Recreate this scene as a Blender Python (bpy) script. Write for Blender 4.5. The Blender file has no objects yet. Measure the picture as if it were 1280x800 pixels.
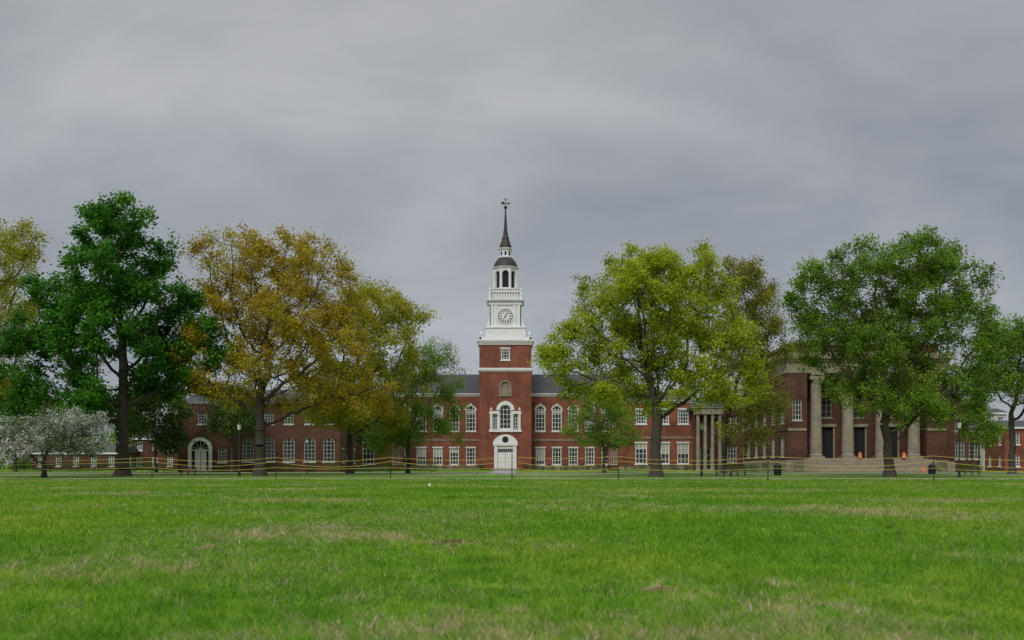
import bpy, bmesh, math, numpy as np
from mathutils import Vector
F=1244.4; HZ=581.0; CH=1.2
def PX(px,D): return (px-640)/F*D
def PZ(py,D): return CH+(HZ-py)/F*D
scene=bpy.context.scene
# ------------------------------------------------------------------ materials
def mat(name):
    m=bpy.data.materials.new(name); m.use_nodes=True
    nt=m.node_tree; b=nt.nodes['Principled BSDF']
    return m,nt,b
def L(nt,a,b): nt.links.new(a,b)
def noise(nt,scale,detail=4,rough=.6,vec=None):
    n=nt.nodes.new('ShaderNodeTexNoise'); n.inputs['Scale'].default_value=scale
    n.inputs['Detail'].default_value=detail; n.inputs['Roughness'].default_value=rough
    if vec is not None: L(nt,vec,n.inputs['Vector'])
    return n
def ramp(nt,fac,stops):
    r=nt.nodes.new('ShaderNodeValToRGB'); e=r.color_ramp.elements
    while len(e)<len(stops): e.new(.5)
    for i,(p,c) in enumerate(stops): e[i].position=p; e[i].color=(c[0],c[1],c[2],1)
    L(nt,fac,r.inputs['Fac']); return r
def mixc(nt,fac,a,b,mode='MIX'):
    n=nt.nodes.new('ShaderNodeMix'); n.data_type='RGBA'; n.blend_type=mode
    for s,v in ((n.inputs[0],fac),(n.inputs[6],a),(n.inputs[7],b)):
        if isinstance(v,(int,float)): s.default_value=v
        elif isinstance(v,tuple): s.default_value=(v[0],v[1],v[2],1)
        else: L(nt,v,s)
    return n.outputs[2]
def objco(nt):
    return nt.nodes.new('ShaderNodeTexCoord').outputs['Object']
def brickmat(name,c1,c2,mortar):
    m,nt,b=mat(name); co=objco(nt)
    s=nt.nodes.new('ShaderNodeSeparateXYZ'); L(nt,co,s.inputs[0])
    a=nt.nodes.new('ShaderNodeMath'); L(nt,s.outputs[0],a.inputs[0]); L(nt,s.outputs[1],a.inputs[1])
    c=nt.nodes.new('ShaderNodeCombineXYZ'); L(nt,a.outputs[0],c.inputs[0]); L(nt,s.outputs[2],c.inputs[1])
    br=nt.nodes.new('ShaderNodeTexBrick'); L(nt,c.outputs[0],br.inputs['Vector'])
    br.inputs['Scale'].default_value=1; br.inputs['Brick Width'].default_value=.24; br.inputs['Row Height'].default_value=.085
    br.inputs['Mortar Size'].default_value=.008
    br.inputs['Color1'].default_value=(*c1,1); br.inputs['Color2'].default_value=(*c2,1); br.inputs['Mortar'].default_value=(*mortar,1)
    n=noise(nt,.35,5,.65,co); r=ramp(nt,n.outputs['Fac'],[(.3,(.62,.62,.62)),(.7,(1.25,1.2,1.2))])
    n2=noise(nt,2.5,4,.7,co); r2=ramp(nt,n2.outputs['Fac'],[(.3,(.8,.8,.8)),(.7,(1.15,1.15,1.15))])
    x=mixc(nt,1.0,br.outputs['Color'],r.outputs['Color'],'MULTIPLY')
    x=mixc(nt,1.0,x,r2.outputs['Color'],'MULTIPLY')
    L(nt,x,b.inputs['Base Color']); b.inputs['Roughness'].default_value=.9; b.inputs['Specular IOR Level'].default_value=.2
    return m
def plain(name,c,rough=.7,var=.2,scale=1.5,metal=0,spec=.5):
    m,nt,b=mat(name); n=noise(nt,scale,5,.6,objco(nt))
    lo=tuple(v*(1-var) for v in c); hi=tuple(min(1,v*(1+var)) for v in c)
    r=ramp(nt,n.outputs['Fac'],[(.3,lo),(.7,hi)]); L(nt,r.outputs['Color'],b.inputs['Base Color'])
    b.inputs['Roughness'].default_value=rough; b.inputs['Metallic'].default_value=metal
    b.inputs['Specular IOR Level'].default_value=spec
    return m
M_BRICK=brickmat('brick_red',(.28,.070,.036),(.21,.050,.030),(.28,.2,.16))
M_BRICK2=brickmat('brick_brown',(.125,.044,.031),(.09,.031,.024),(.15,.12,.09))
M_WHITE=plain('white_paint',(.78,.78,.78),.6,.06,.8)
M_TRIM2=plain('shaded_white_paint',(.50,.50,.47),.7,.15,.8)  # white trim with the shade of the tree crowns put into its colour
M_STONE=plain('limestone',(.29,.245,.185),.85,.22,.9)
M_SLATE=plain('slate',(.055,.058,.065),.7,.3,2.5)
M_DOME=plain('dark_copper',(.035,.026,.026),.55,.3,1.2)
M_GLASS=plain('window_glass',(.03,.036,.042),.12,.5,.25)
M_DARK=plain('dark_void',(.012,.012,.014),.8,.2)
M_IRON=plain('black_iron',(.02,.022,.022),.5,.2)
M_ROPE=plain('yellow_rope',(.62,.50,.08),.7,.15)
M_ORANGE=plain('orange_plastic',(.75,.14,.02),.5,.08)
M_WOOD=plain('weathered_wood',(.16,.12,.085),.85,.3,4)
M_ASPH=plain('asphalt',(.06,.06,.062),.9,.25,.6)
M_CONC=plain('concrete',(.33,.32,.30),.9,.2,.5)
M_LAMP=plain('frosted_glass',(.78,.76,.70),.3,.05)
M_PAINTY=plain('lane_paint',(.6,.45,.08),.7,.2,2)
def barkmat(name,c):
    m,nt,b=mat(name); co=objco(nt); mp=nt.nodes.new('ShaderNodeMapping'); L(nt,co,mp.inputs[0]); mp.inputs['Scale'].default_value=(6,6,1.2)
    n=noise(nt,1.2,6,.7,mp.outputs[0]); r=ramp(nt,n.outputs['Fac'],[(.3,tuple(v*.5 for v in c)),(.7,tuple(v*1.4 for v in c))])
    L(nt,r.outputs['Color'],b.inputs['Base Color']); b.inputs['Roughness'].default_value=.95
    bp=nt.nodes.new('ShaderNodeBump'); bp.inputs['Strength'].default_value=.8; bp.inputs['Distance'].default_value=.05
    L(nt,n.outputs['Fac'],bp.inputs['Height']); L(nt,bp.outputs[0],b.inputs['Normal']); return m
M_BARK=barkmat('bark',(.075,.062,.048))
def leafmat(name,stops,trans=.45):
    m,nt,b=mat(name)
    at=nt.nodes.new('ShaderNodeAttribute'); at.attribute_name='shade'
    r=ramp(nt,at.outputs['Fac'],stops)
    L(nt,r.outputs['Color'],b.inputs['Base Color']); b.inputs['Roughness'].default_value=.6
    b.inputs['Specular IOR Level'].default_value=.2
    t=nt.nodes.new('ShaderNodeBsdfTranslucent'); L(nt,r.outputs['Color'],t.inputs['Color'])
    mx=nt.nodes.new('ShaderNodeMixShader'); mx.inputs[0].default_value=trans
    L(nt,b.outputs[0],mx.inputs[1]); L(nt,t.outputs[0],mx.inputs[2])
    L(nt,mx.outputs[0],nt.nodes['Material Output'].inputs['Surface']); return m
LF_DARKGREEN=leafmat('leaf_dark_green',[(0,(.022,.09,.010)),(.5,(.06,.22,.018)),(1,(.16,.40,.035))],.42)
LF_GOLD=leafmat('leaf_gold',[(0,(.24,.17,.016)),(.3,(.42,.30,.024)),(.65,(.56,.44,.034)),(1,(.50,.54,.06))],.5)
LF_YG=leafmat('leaf_yellow_green',[(0,(.19,.25,.02)),(.5,(.42,.50,.03)),(1,(.60,.66,.06))],.5)
LF_GG=leafmat('leaf_gold_green',[(0,(.22,.21,.018)),(.5,(.44,.44,.03)),(1,(.56,.58,.055))],.5)
LF_OLIVE=leafmat('leaf_olive',[(0,(.12,.13,.02)),(.5,(.28,.28,.04)),(1,(.42,.42,.06))],.45)
LF_GREEN=leafmat('leaf_green',[(0,(.075,.14,.016)),(.5,(.19,.32,.03)),(1,(.34,.48,.055))],.47)
LF_WHITE=leafmat('blossom',[(0,(.05,.10,.03)),(.40,(.14,.24,.06)),(.52,(.45,.46,.40)),(1,(.72,.71,.68))],.3)
LF_SHRUB=leafmat('leaf_shrub',[(0,(.025,.06,.01)),(1,(.12,.21,.03))],.3)
# ------------------------------------------------------------------ mesh helpers
def empty(name,loc=(0,0,0)):
    e=bpy.data.objects.new(name,None); scene.collection.objects.link(e); e.location=loc; e.empty_display_size=1
    return e
class P:
    def __init__(s): s.v=[]; s.f=[]
    def add(s,vs,fs):
        o=len(s.v); s.v+= [tuple(v) for v in vs]; s.f+=[tuple(i+o for i in f) for f in fs]
    def box(s,x0,x1,y0,y1,z0,z1):
        s.add([(x0,y0,z0),(x1,y0,z0),(x1,y1,z0),(x0,y1,z0),(x0,y0,z1),(x1,y0,z1),(x1,y1,z1),(x0,y1,z1)],
              [(0,3,2,1),(4,5,6,7),(0,1,5,4),(1,2,6,5),(2,3,7,6),(3,0,4,7)])
    def lathe(s,cx,cy,prof,n=16,rot=0):
        vs=[];fs=[]
        for r,z in prof:
            for i in range(n):
                a=2*math.pi*(i+.5)/n+rot; vs.append((cx+r*math.cos(a),cy+r*math.sin(a),z))
        for k in range(len(prof)-1):
            for i in range(n):
                j=(i+1)%n; fs.append((k*n+i,k*n+j,(k+1)*n+j,(k+1)*n+i))
        fs.append(tuple(range(n))[::-1]); fs.append(tuple(range((len(prof)-1)*n,len(prof)*n)))
        s.add(vs,fs)
    def frustum(s,cx,cy,hx0,hy0,z0,hx1,hy1,z1):
        s.add([(cx-hx0,cy-hy0,z0),(cx+hx0,cy-hy0,z0),(cx+hx0,cy+hy0,z0),(cx-hx0,cy+hy0,z0),
               (cx-hx1,cy-hy1,z1),(cx+hx1,cy-hy1,z1),(cx+hx1,cy+hy1,z1),(cx-hx1,cy+hy1,z1)],
              [(0,3,2,1),(4,5,6,7),(0,1,5,4),(1,2,6,5),(2,3,7,6),(3,0,4,7)])
    def tube(s,a,b,r0,r1,n=6):
        a=Vector(a);b=Vector(b);d=(b-a).normalized(); u=d.orthogonal().normalized(); w=d.cross(u)
        vs=[]
        for p,r in((a,r0),(b,r1)):
            for i in range(n):
                t=2*math.pi*i/n; vs.append(p+u*(r*math.cos(t))+w*(r*math.sin(t)))
        fs=[(i,(i+1)%n,n+(i+1)%n,n+i) for i in range(n)]+[tuple(range(n))[::-1],tuple(range(n,2*n))]
        s.add(vs,fs)
    def prism(s,poly,fr,n0,n1):
        k=len(poly); vs=[fr(u,n0,z) for u,z in poly]+[fr(u,n1,z) for u,z in poly]
        s.add(vs,[tuple(range(k)),tuple(range(k,2*k))[::-1]]+[(i,i+k,(i+1)%k+k,(i+1)%k) for i in range(k)])
    def ring(s,uc,zc,ro,ri,fr,n0,n1,n=12,a0=0,a1=math.pi):
        for k in range(n):
            t0=a0+(a1-a0)*k/n; t1=a0+(a1-a0)*(k+1)/n
            s.prism([(uc+ro*math.cos(t0),zc+ro*math.sin(t0)),(uc+ro*math.cos(t1),zc+ro*math.sin(t1)),(uc+ri*math.cos(t1),zc+ri*math.sin(t1)),(uc+ri*math.cos(t0),zc+ri*math.sin(t0))],fr,n0,n1)
    def fbox(s,fr,u0,u1,n0,n1,z0,z1): s.prism([(u0,z0),(u1,z0),(u1,z1),(u0,z1)],fr,n0,n1)
    def gable(s,x0,x1,y0,y1,z0,zr,hip=0,ov=.6):
        x0-=ov;x1+=ov;y0-=ov;y1+=ov; ym=(y0+y1)/2
        s.add([(x0,y0,z0),(x1,y0,z0),(x1,y1,z0),(x0,y1,z0),(x0+hip,ym,zr),(x1-hip,ym,zr)],
              [(0,3,2,1),(0,1,5,4),(2,3,4,5),(1,2,5),(3,0,4)])
    def obj(s,name,m,parent=None):
        if not s.v: return None
        me=bpy.data.meshes.new(name); me.from_pydata(s.v,[],s.f); me.update()
        bm=bmesh.new(); bm.from_mesh(me); bmesh.ops.recalc_face_normals(bm,faces=bm.faces); bm.to_mesh(me); bm.free()
        me.materials.append(m)
        o=bpy.data.objects.new(name,me); scene.collection.objects.link(o)
        if parent: o.parent=parent
        return o
def frame(O,U,N):
    O=Vector(O);U=Vector(U);N=Vector(N)
    def f(u,n,z): return O+U*u+N*n+Vector((0,0,z))
    return f
def arcpts(uc,zc,r,n=12,a0=0,a1=math.pi): return [(uc+r*math.cos(a0+(a1-a0)*i/n),zc+r*math.sin(a0+(a1-a0)*i/n)) for i in range(n+1)]
wrng=np.random.default_rng(3)
def wall(fr,u0,u1,z0,z1,ops,W,G,T,depth=.3,mun=.09,blind=None):
    us=sorted(set([u0,u1]+[o['u0'] for o in ops]+[o['u1'] for o in ops]))
    zs=sorted(set([z0,z1]+[o['z0'] for o in ops]+[o['z1'] for o in ops]))
    for i in range(len(us)-1):
        for j in range(len(zs)-1):
            a,b,c,d=us[i],us[i+1],zs[j],zs[j+1]
            if any(o['u0']-1e-6<=a and b<=o['u1']+1e-6 and o['z0']-1e-6<=c and d<=o['z1']+1e-6 for o in ops): continue
            W.add([fr(a,0,c),fr(b,0,c),fr(b,0,d),fr(a,0,d)],[(0,1,2,3)])
    for o in ops:
        a,b,c,d=o['u0'],o['u1'],o['z0'],o['z1']; w=b-a; uc=(a+b)/2; r=w/2
        arch=o.get('arch'); top=d-r if arch else d
        D=-depth
        for (p,q) in (((a,c),(a,top)),((b,c),(b,top)),((a,c),(b,c))):
            W.add([fr(p[0],0,p[1]),fr(q[0],0,q[1]),fr(q[0],D,q[1]),fr(p[0],D,p[1])],[(0,1,2,3)])
        if arch:
            ap=arcpts(uc,top,r)
            for k in range(12):
                p,q=ap[k],ap[k+1]
                W.add([fr(p[0],0,p[1]),fr(q[0],0,q[1]),fr(q[0],D,q[1]),fr(p[0],D,p[1])],[(0,1,2,3)])
                cor=(b,d) if k<6 else (a,d)
                W.add([fr(cor[0],0,cor[1]),fr(p[0],0,p[1]),fr(q[0],0,q[1])],[(0,1,2)])
        else:
            W.add([fr(a,0,d),fr(b,0,d),fr(b,D,d),fr(a,D,d)],[(0,1,2,3)])
        Gp=o.get('glass',G)
        Gp.add([fr(a,D+.02,c),fr(b,D+.02,c),fr(b,D+.02,d),fr(a,D+.02,d)],[(0,1,2,3)])
        if o.get('open'): continue
        if blind is not None and wrng.uniform()<.45:
            zb=d-(d-c)*wrng.choice([.3,.5,.5,.75]); zb=min(zb,top-.05)
            blind.fbox(fr,a+.05,b-.05,D+.025,D+.045,zb,d if not arch else top)
        fw=o.get('fw',.14); n0,n1=D+.05,D+.17
        T.fbox(fr,a,a+fw,n0,n1,c,top); T.fbox(fr,b-fw,b,n0,n1,c,top)
        T.fbox(fr,a+fw,b-fw,n0,n1,c,c+fw)
        if arch: T.ring(uc,top,r,r-fw,fr,n0,n1)
        else: T.fbox(fr,a+fw,b-fw,n0,n1,d-fw,d)
        C=o.get('cols',3);R=o.get('rows',4); g0,g1=D+.06,D+.14
        for k in range(1,C):
            u=a+w*k/C; zt=top+math.sqrt(max(0,(r-fw)**2-(u-uc)**2)) if arch else d-fw
            T.fbox(fr,u-mun/2,u+mun/2,g0,g1,c+fw,zt)
        for k in range(1,R):
            z=c+(d-c)*k/R; hw=(w/2-fw) if z<top or not arch else math.sqrt(max(0.01,(r-fw)**2-(z-top)**2))
            T.fbox(fr,uc-hw,uc+hw,g0+.01,g1-.01,z-mun/2,z+mun/2)
        if o.get('sill',True): T.fbox(fr,a-.15,b+.15,-depth+.02,.12,c-.22,c-.002)
        if o.get('case') and arch:
            T.ring(uc,top,r+.2,r+.003,fr,-.05,.07)
            T.fbox(fr,uc-.18,uc+.18,.072,.16,d-.05,d+.45)
        if o.get('lintel'): T.fbox(fr,a-.15,b+.15,-.05,.06,d+.01,d+.28)
def balustrade(T,fr,u0,u1,n,z0,h,step=.8):
    T.fbox(fr,u0,u1,n-.15,n+.15,z0,z0+.15*h); T.fbox(fr,u0,u1,n-.18,n+.18,z0+.85*h,z0+h)
    k=int((u1-u0)/step)
    for i in range(k+1):
        u=u0+(u1-u0)*i/max(k,1); w=.12
        T.fbox(fr,u-w,u+w,n-.1,n+.1,z0+.15*h,z0+.85*h)
def cornice(T,x0,x1,y0,y1,z0,z1,out):
    h=(z1-z0)
    T.box(x0-out*.3,x1+out*.3,y0-out*.3,y1+out*.3,z0,z0+h*.45)
    T.box(x0-out*.6,x1+out*.6,y0-out*.6,y1+out*.6,z0+h*.45,z0+h*.7)
    T.box(x0-out,x1+out,y0-out,y1+out,z0+h*.7,z1)
FX=(1,0,0); FN=(0,-1,0)
M_BLIND=plain('window_blind',(.42,.41,.37),.8,.15,.6)
# ------------------------------------------------------------------ library
lib=empty('brick_library_with_clock_tower')
W,G,T,S,Dm,K,St,BL=P(),P(),P(),P(),P(),P(),P(),P()
DT=219.0; cx=PX(631.7,DT); Z=lambda p:PZ(p,DT); cy=DT+5.7
hw=5.72
fr=frame((cx,DT,0),FX,FN)
ops=[dict(u0=-1.2,u1=1.2,z0=Z(536),z1=Z(506),arch=1,cols=3,rows=5),
     dict(u0=-2.75,u1=-1.75,z0=Z(536),z1=Z(519),cols=2,rows=4,sill=False),dict(u0=1.75,u1=2.75,z0=Z(536),z1=Z(519),cols=2,rows=4,sill=False),
     dict(u0=-1.0,u1=1.0,z0=Z(450),z1=Z(436),cols=3,rows=4,lintel=1,fw=.25),
     dict(u0=-1.05,u1=1.05,z0=Z(494),z1=Z(477),arch=1,glass=St,open=1)]
wall(fr,-hw,hw,0,Z(430),ops,W,G,T)
for O,U,N in (((cx+hw,cy,0),(0,1,0),(1,0,0)),((cx-hw,cy,0),(0,-1,0),(-1,0,0)),((cx,cy+hw,0),(-1,0,0),(0,1,0))):
    f2=frame(O,U,N); wall(f2,-hw+(0.02),hw-.0,0,Z(430),[dict(u0=-1,u1=1,z0=Z(450),z1=Z(436)),dict(u0=-1,u1=1,z0=Z(492),z1=Z(477),arch=1)],W,G,T)
for u in (-hw+.9,hw-.9): W.fbox(fr,u-.9,u+.9,.001,.14,0,Z(466))
T2=P()
T2.ring(0,Z(477)-1.05,1.35,1.06,fr,-.05,.1)
T2.fbox(fr,-1.4,1.4,-.02,.2,Z(495.5),Z(494)); 
St.fbox(fr,-.45,.45,-.27,-.05,Z(493.8),Z(481)); 
for a,b in ((-1.35,-1.06),(1.06,1.35)): T2.fbox(fr,a,b,-.04,.08,Z(494),Z(483))
for u in (-3.1,-1.48,1.48,3.1):
    T.fbox(fr,u-.25,u+.25,.0,.3,Z(537),Z(519)); T.fbox(fr,u-.33,u+.33,.0,.37,Z(519),Z(517.5))
T.fbox(fr,-3.5,-1.25,-.02,.42,Z(517.5),Z(514)); T.fbox(fr,1.25,3.5,-.02,.42,Z(517.5),Z(514))
T.ring(0,Z(506)-1.2,2.0,1.22,fr,-.03,.3,16)
T.fbox(fr,-.22,.22,.3,.45,Z(506)-.1,Z(501))
T.fbox(fr,-3.6,3.6,.0,.4,Z(540),Z(537))
for u in(-3.1,3.1): T.lathe(cx+u,DT-.25,[(.1,Z(514)),(.28,Z(512)),(.15,Z(510.5)),(.03,Z(509))],8)
T.fbox(fr,-2.45,-1.75,0,.55,0,Z(557)); T.fbox(fr,1.75,2.45,0,.55,0,Z(557))
T.fbox(fr,-2.7,2.7,0,.7,Z(557),Z(553.5))
T.prism([(-2.7,Z(553.5)),(2.7,Z(553.5))]+[(2.7*math.cos(t),Z(553.5)+ (Z(543)-Z(553.5))*math.sin(t)**1.3) for t in np.linspace(.12,math.pi-.12,14)],fr,0,.55)
T.fbox(fr,-1.74,1.74,0,.3,Z(561),Z(557.05))
T.fbox(fr,-1.74,-.03,0.002,.12,.35,Z(565.5)); T.fbox(fr,.03,1.74,0.002,.12,.35,Z(565.5))
for a in (-1.5,-.75,.25,1.0):
    for z0,z1 in ((.7,1.6),(1.8,2.6)):
        T.fbox(fr,a,a+.5,.12,.17,z0,z1)
G.fbox(fr,-1.5,1.5,0,.08,Z(565.4),Z(561.1))
for i in range(7): T.fbox(fr,-1.55+i*.5,-1.47+i*.5,.08,.14,Z(565.3),Z(561.05))
K.prism([(.7*math.cos(t),Z(549.5)+.7*math.sin(t)) for t in np.linspace(0,2*math.pi,16)[:-1]],fr,.56,.6)
St.fbox(fr,-3,3,0.01,2.2,0,.18); St.fbox(fr,-2.7,2.7,.01,1.7,.18,.34)
T.box(cx-hw-.15,cx+hw+.15,DT-.15,cy+hw+.15,Z(464.5),Z(463)); T.box(cx-hw-.35,cx+hw+.35,DT-.35,cy+hw+.35,Z(463),Z(460))
cornice(T,cx-hw,cx+hw,DT,cy+hw,Z(431),Z(424.5),.55)
for k in range(18):
    T.box(cx-hw+.35+k*.64,cx-hw+.6+k*.64,DT-.5,DT-.16,Z(429),Z(427.2))
for O,U,N in (((cx,cy-hw,0),FX,FN),((cx,cy+hw,0),(-1,0,0),(0,1,0)),((cx-hw,cy,0),(0,-1,0),(-1,0,0)),((cx+hw,cy,0),(0,1,0),(1,0,0))):
    f2=frame(O,U,N)
    T.fbox(f2,-hw,hw,-.4,-.0,Z(424.5),Z(421.5))
for sx in(-1,1):
    for sy in(-1,1):
        x,y=cx+sx*(hw-.35),cy+sy*(hw-.35)
        T.box(x-.42,x+.42,y-.42,y+.42,Z(421.4),Z(420.2))
        T.lathe(x,y,[(.18,Z(420.2)),(.4,Z(417.5)),(.2,Z(415)),(.1,Z(413.5)),(.03,Z(410))],8)
# stage A
T.frustum(cx,cy,4.5,4.5,Z(424.4),4.45,4.45,Z(410.5)); cornice(T,cx-4.3,cx+4.3,cy-4.3,cy+4.3,Z(410.5),Z(408),.35)
for sx in(-1,1):
    for k in range(6):
        h0=Z(408)+k*.6; e=3.5+.75*(1-k/6)**2
        for sy in(-1,1):
            T.box(cx+sx*3.3 if sx>0 else cx-e, cx+e if sx>0 else cx-3.3, cy+sy*2.9-.35,cy+sy*2.9+.35,h0+.002,h0+.6)
# clock stage B
hb=3.45
for q in range(4):
    a=q*math.pi/2; N=Vector((math.sin(a),-math.cos(a),0)); U=Vector((math.cos(a),math.sin(a),0))
    f2=frame(Vector((cx,cy,0))+N*hb,U,N)
    T.fbox(f2,-hb,hb,-.6,0,Z(408),Z(377))
    for u in(-3.0,-2.1,2.1,3.0): T.fbox(f2,u-.28,u+.28,0.003,.2,Z(406),Z(379))
    T.fbox(f2,-hb-.1,hb+.1,.004,.28,Z(379),Z(377)); T.fbox(f2,-hb-.1,hb+.1,.004,.28,Z(408),Z(406))
    zc=Z(393.5)
    R=1.62; TAU=np.linspace(0,2*math.pi,33)[:-1]
    T.prism([((R+.28)*math.cos(t),zc+(R+.28)*math.sin(t)) for t in TAU],f2,.01,.18)
    K.prism([(R*math.cos(t),zc+R*math.sin(t)) for t in TAU],f2,.1,.2)
    T.prism([(R*.9*math.cos(t),zc+R*.9*math.sin(t)) for t in TAU],f2,.15,.22)
    for h in range(12):
        t=h*math.pi/6; c_,s_=math.cos(t),math.sin(t); r0,r1,w=R*.56,R*.84,.11
        K.prism([(r0*c_-w*s_,zc+r0*s_+w*c_),(r0*c_+w*s_,zc+r0*s_-w*c_),(r1*c_+w*s_,zc+r1*s_-w*c_),(r1*c_-w*s_,zc+r1*s_+w*c_)],f2,.2,.235)
    for t,r1,w in ((math.radians(60),.95,.12),(math.radians(-120),1.3,.08)):
        c_,s_=math.cos(t),math.sin(t); r0=-.25
        K.prism([(r0*c_-w*s_,zc+r0*s_+w*c_),(r0*c_+w*s_,zc+r0*s_-w*c_),(r1*c_+w*s_*.4,zc+r1*s_-w*c_*.4),(r1*c_-w*s_*.4,zc+r1*s_+w*c_*.4)],f2,.236,.27)
    T.fbox(f2,-1.3,1.3,.003,.12,Z(403.8),Z(403)); 
cornice(T,cx-hb,cx+hb,cy-hb,cy+hb,Z(377),Z(372.5),.75)
hc=3.0
T.box(cx-hc,cx+hc,cy-hc,cy+hc,Z(372.4),Z(360)); 
for q in range(4):
    a=q*math.pi/2; N=Vector((math.sin(a),-math.cos(a),0)); U=Vector((math.cos(a),math.sin(a),0))
    f2=frame(Vector((cx,cy,0))+N*hc,U,N)
    balustrade(T,f2,-hc-.25,hc+.25,.3,Z(371),1.7,.55)
    for u in (-2.4,-.8,.8,2.4): T.fbox(f2,u-.55,u+.55,.002,.06,Z(368.5),Z(361.5))
cornice(T,cx-hc,cx+hc,cy-hc,cy+hc,Z(360),Z(358),.3)
for sx in(-1,1):
    for sy in(-1,1):
        x,y=cx+sx*(hb),cy+sy*(hb)
        T.box(x-.25,x+.25,y-.25,y+.25,Z(372.4),Z(362)); T.lathe(x,y,[(.1,Z(362)),(.3,Z(360)),(.12,Z(358)),(.02,Z(355))],8)
# belfry octagon
ra=2.55
for q in range(8):
    a=q*math.pi/4; N=Vector((math.sin(a),-math.cos(a),0)); U=Vector((math.cos(a),math.sin(a),0))
    f2=frame(Vector((cx,cy,0))+N*ra,U,N); w=ra*math.tan(math.pi/8)
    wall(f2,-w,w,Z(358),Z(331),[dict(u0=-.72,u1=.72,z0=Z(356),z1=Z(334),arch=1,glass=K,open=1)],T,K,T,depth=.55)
    T.fbox(f2,-w-.02,-w+.2,.002,.16,Z(358),Z(331)); T.fbox(f2,w-.2,w+.02,.002,.16,Z(358),Z(331))
T.lathe(cx,cy,[(2.8,Z(331.5)),(2.9,Z(330.5)),(3.15,Z(329.7)),(3.15,Z(329)),(2.7,Z(328.8))],8,rot=0)
Dm.lathe(cx,cy,[(2.75,Z(328.9)),(2.65,Z(326)),(2.4,Z(322.5)),(2.0,Z(319)),(1.6,Z(316.6)),(1.5,Z(316))],24)
T.lathe(cx,cy,[(1.65,Z(316.3)),(1.65,Z(315)),(1.35,Z(314.8)),(1.35,Z(306.5)),(1.55,Z(306)),(1.7,Z(304.8)),(1.7,Z(304)),(1.2,Z(303.8))],8)
for q in range(8):
    a=q*math.pi/4; N=Vector((math.sin(a),-math.cos(a),0)); U=Vector((math.cos(a),math.sin(a),0))
    f2=frame(Vector((cx,cy,0))+N*1.25,U,N)
    K.prism([(-.22,Z(313.5)),(.22,Z(313.5)),(.22,Z(309)),(0,Z(307.8)),(-.22,Z(309))],f2,0,.03)
Dm.lathe(cx,cy,[(1.4,Z(303.9)),(1.3,Z(300)),(1.0,Z(295.5)),(.8,Z(292)),(.85,Z(291)),(.6,Z(288)),(.42,Z(280)),(.28,Z(268)),(.16,Z(257)),(.13,Z(252))],16)
Dm.lathe(cx,cy,[(.02,Z(253.2)),(.3,Z(252.6)),(.44,Z(251)),(.3,Z(249.3)),(.02,Z(248.7))],12)
Dm.tube((cx,cy,Z(249)),(cx,cy,Z(238)),.08,.05)
Dm.box(cx-1.0,cx+.9,cy-.05,cy+.05,Z(246.2),Z(245.3)); Dm.prism([(-1.0,Z(247)),(-.2,Z(247)),(-.4,Z(243)),(-.9,Z(244))],frame((cx,cy,0),FX,FN),-.07,.07)
Dm.prism([(.5,Z(247.5)),(1.1,Z(245.8)),(.5,Z(244))],frame((cx,cy,0),FX,FN),-.07,.07)
Dm.box(cx-.45,cx+.45,cy-.04,cy+.04,Z(241.2),Z(240.6))
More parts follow.
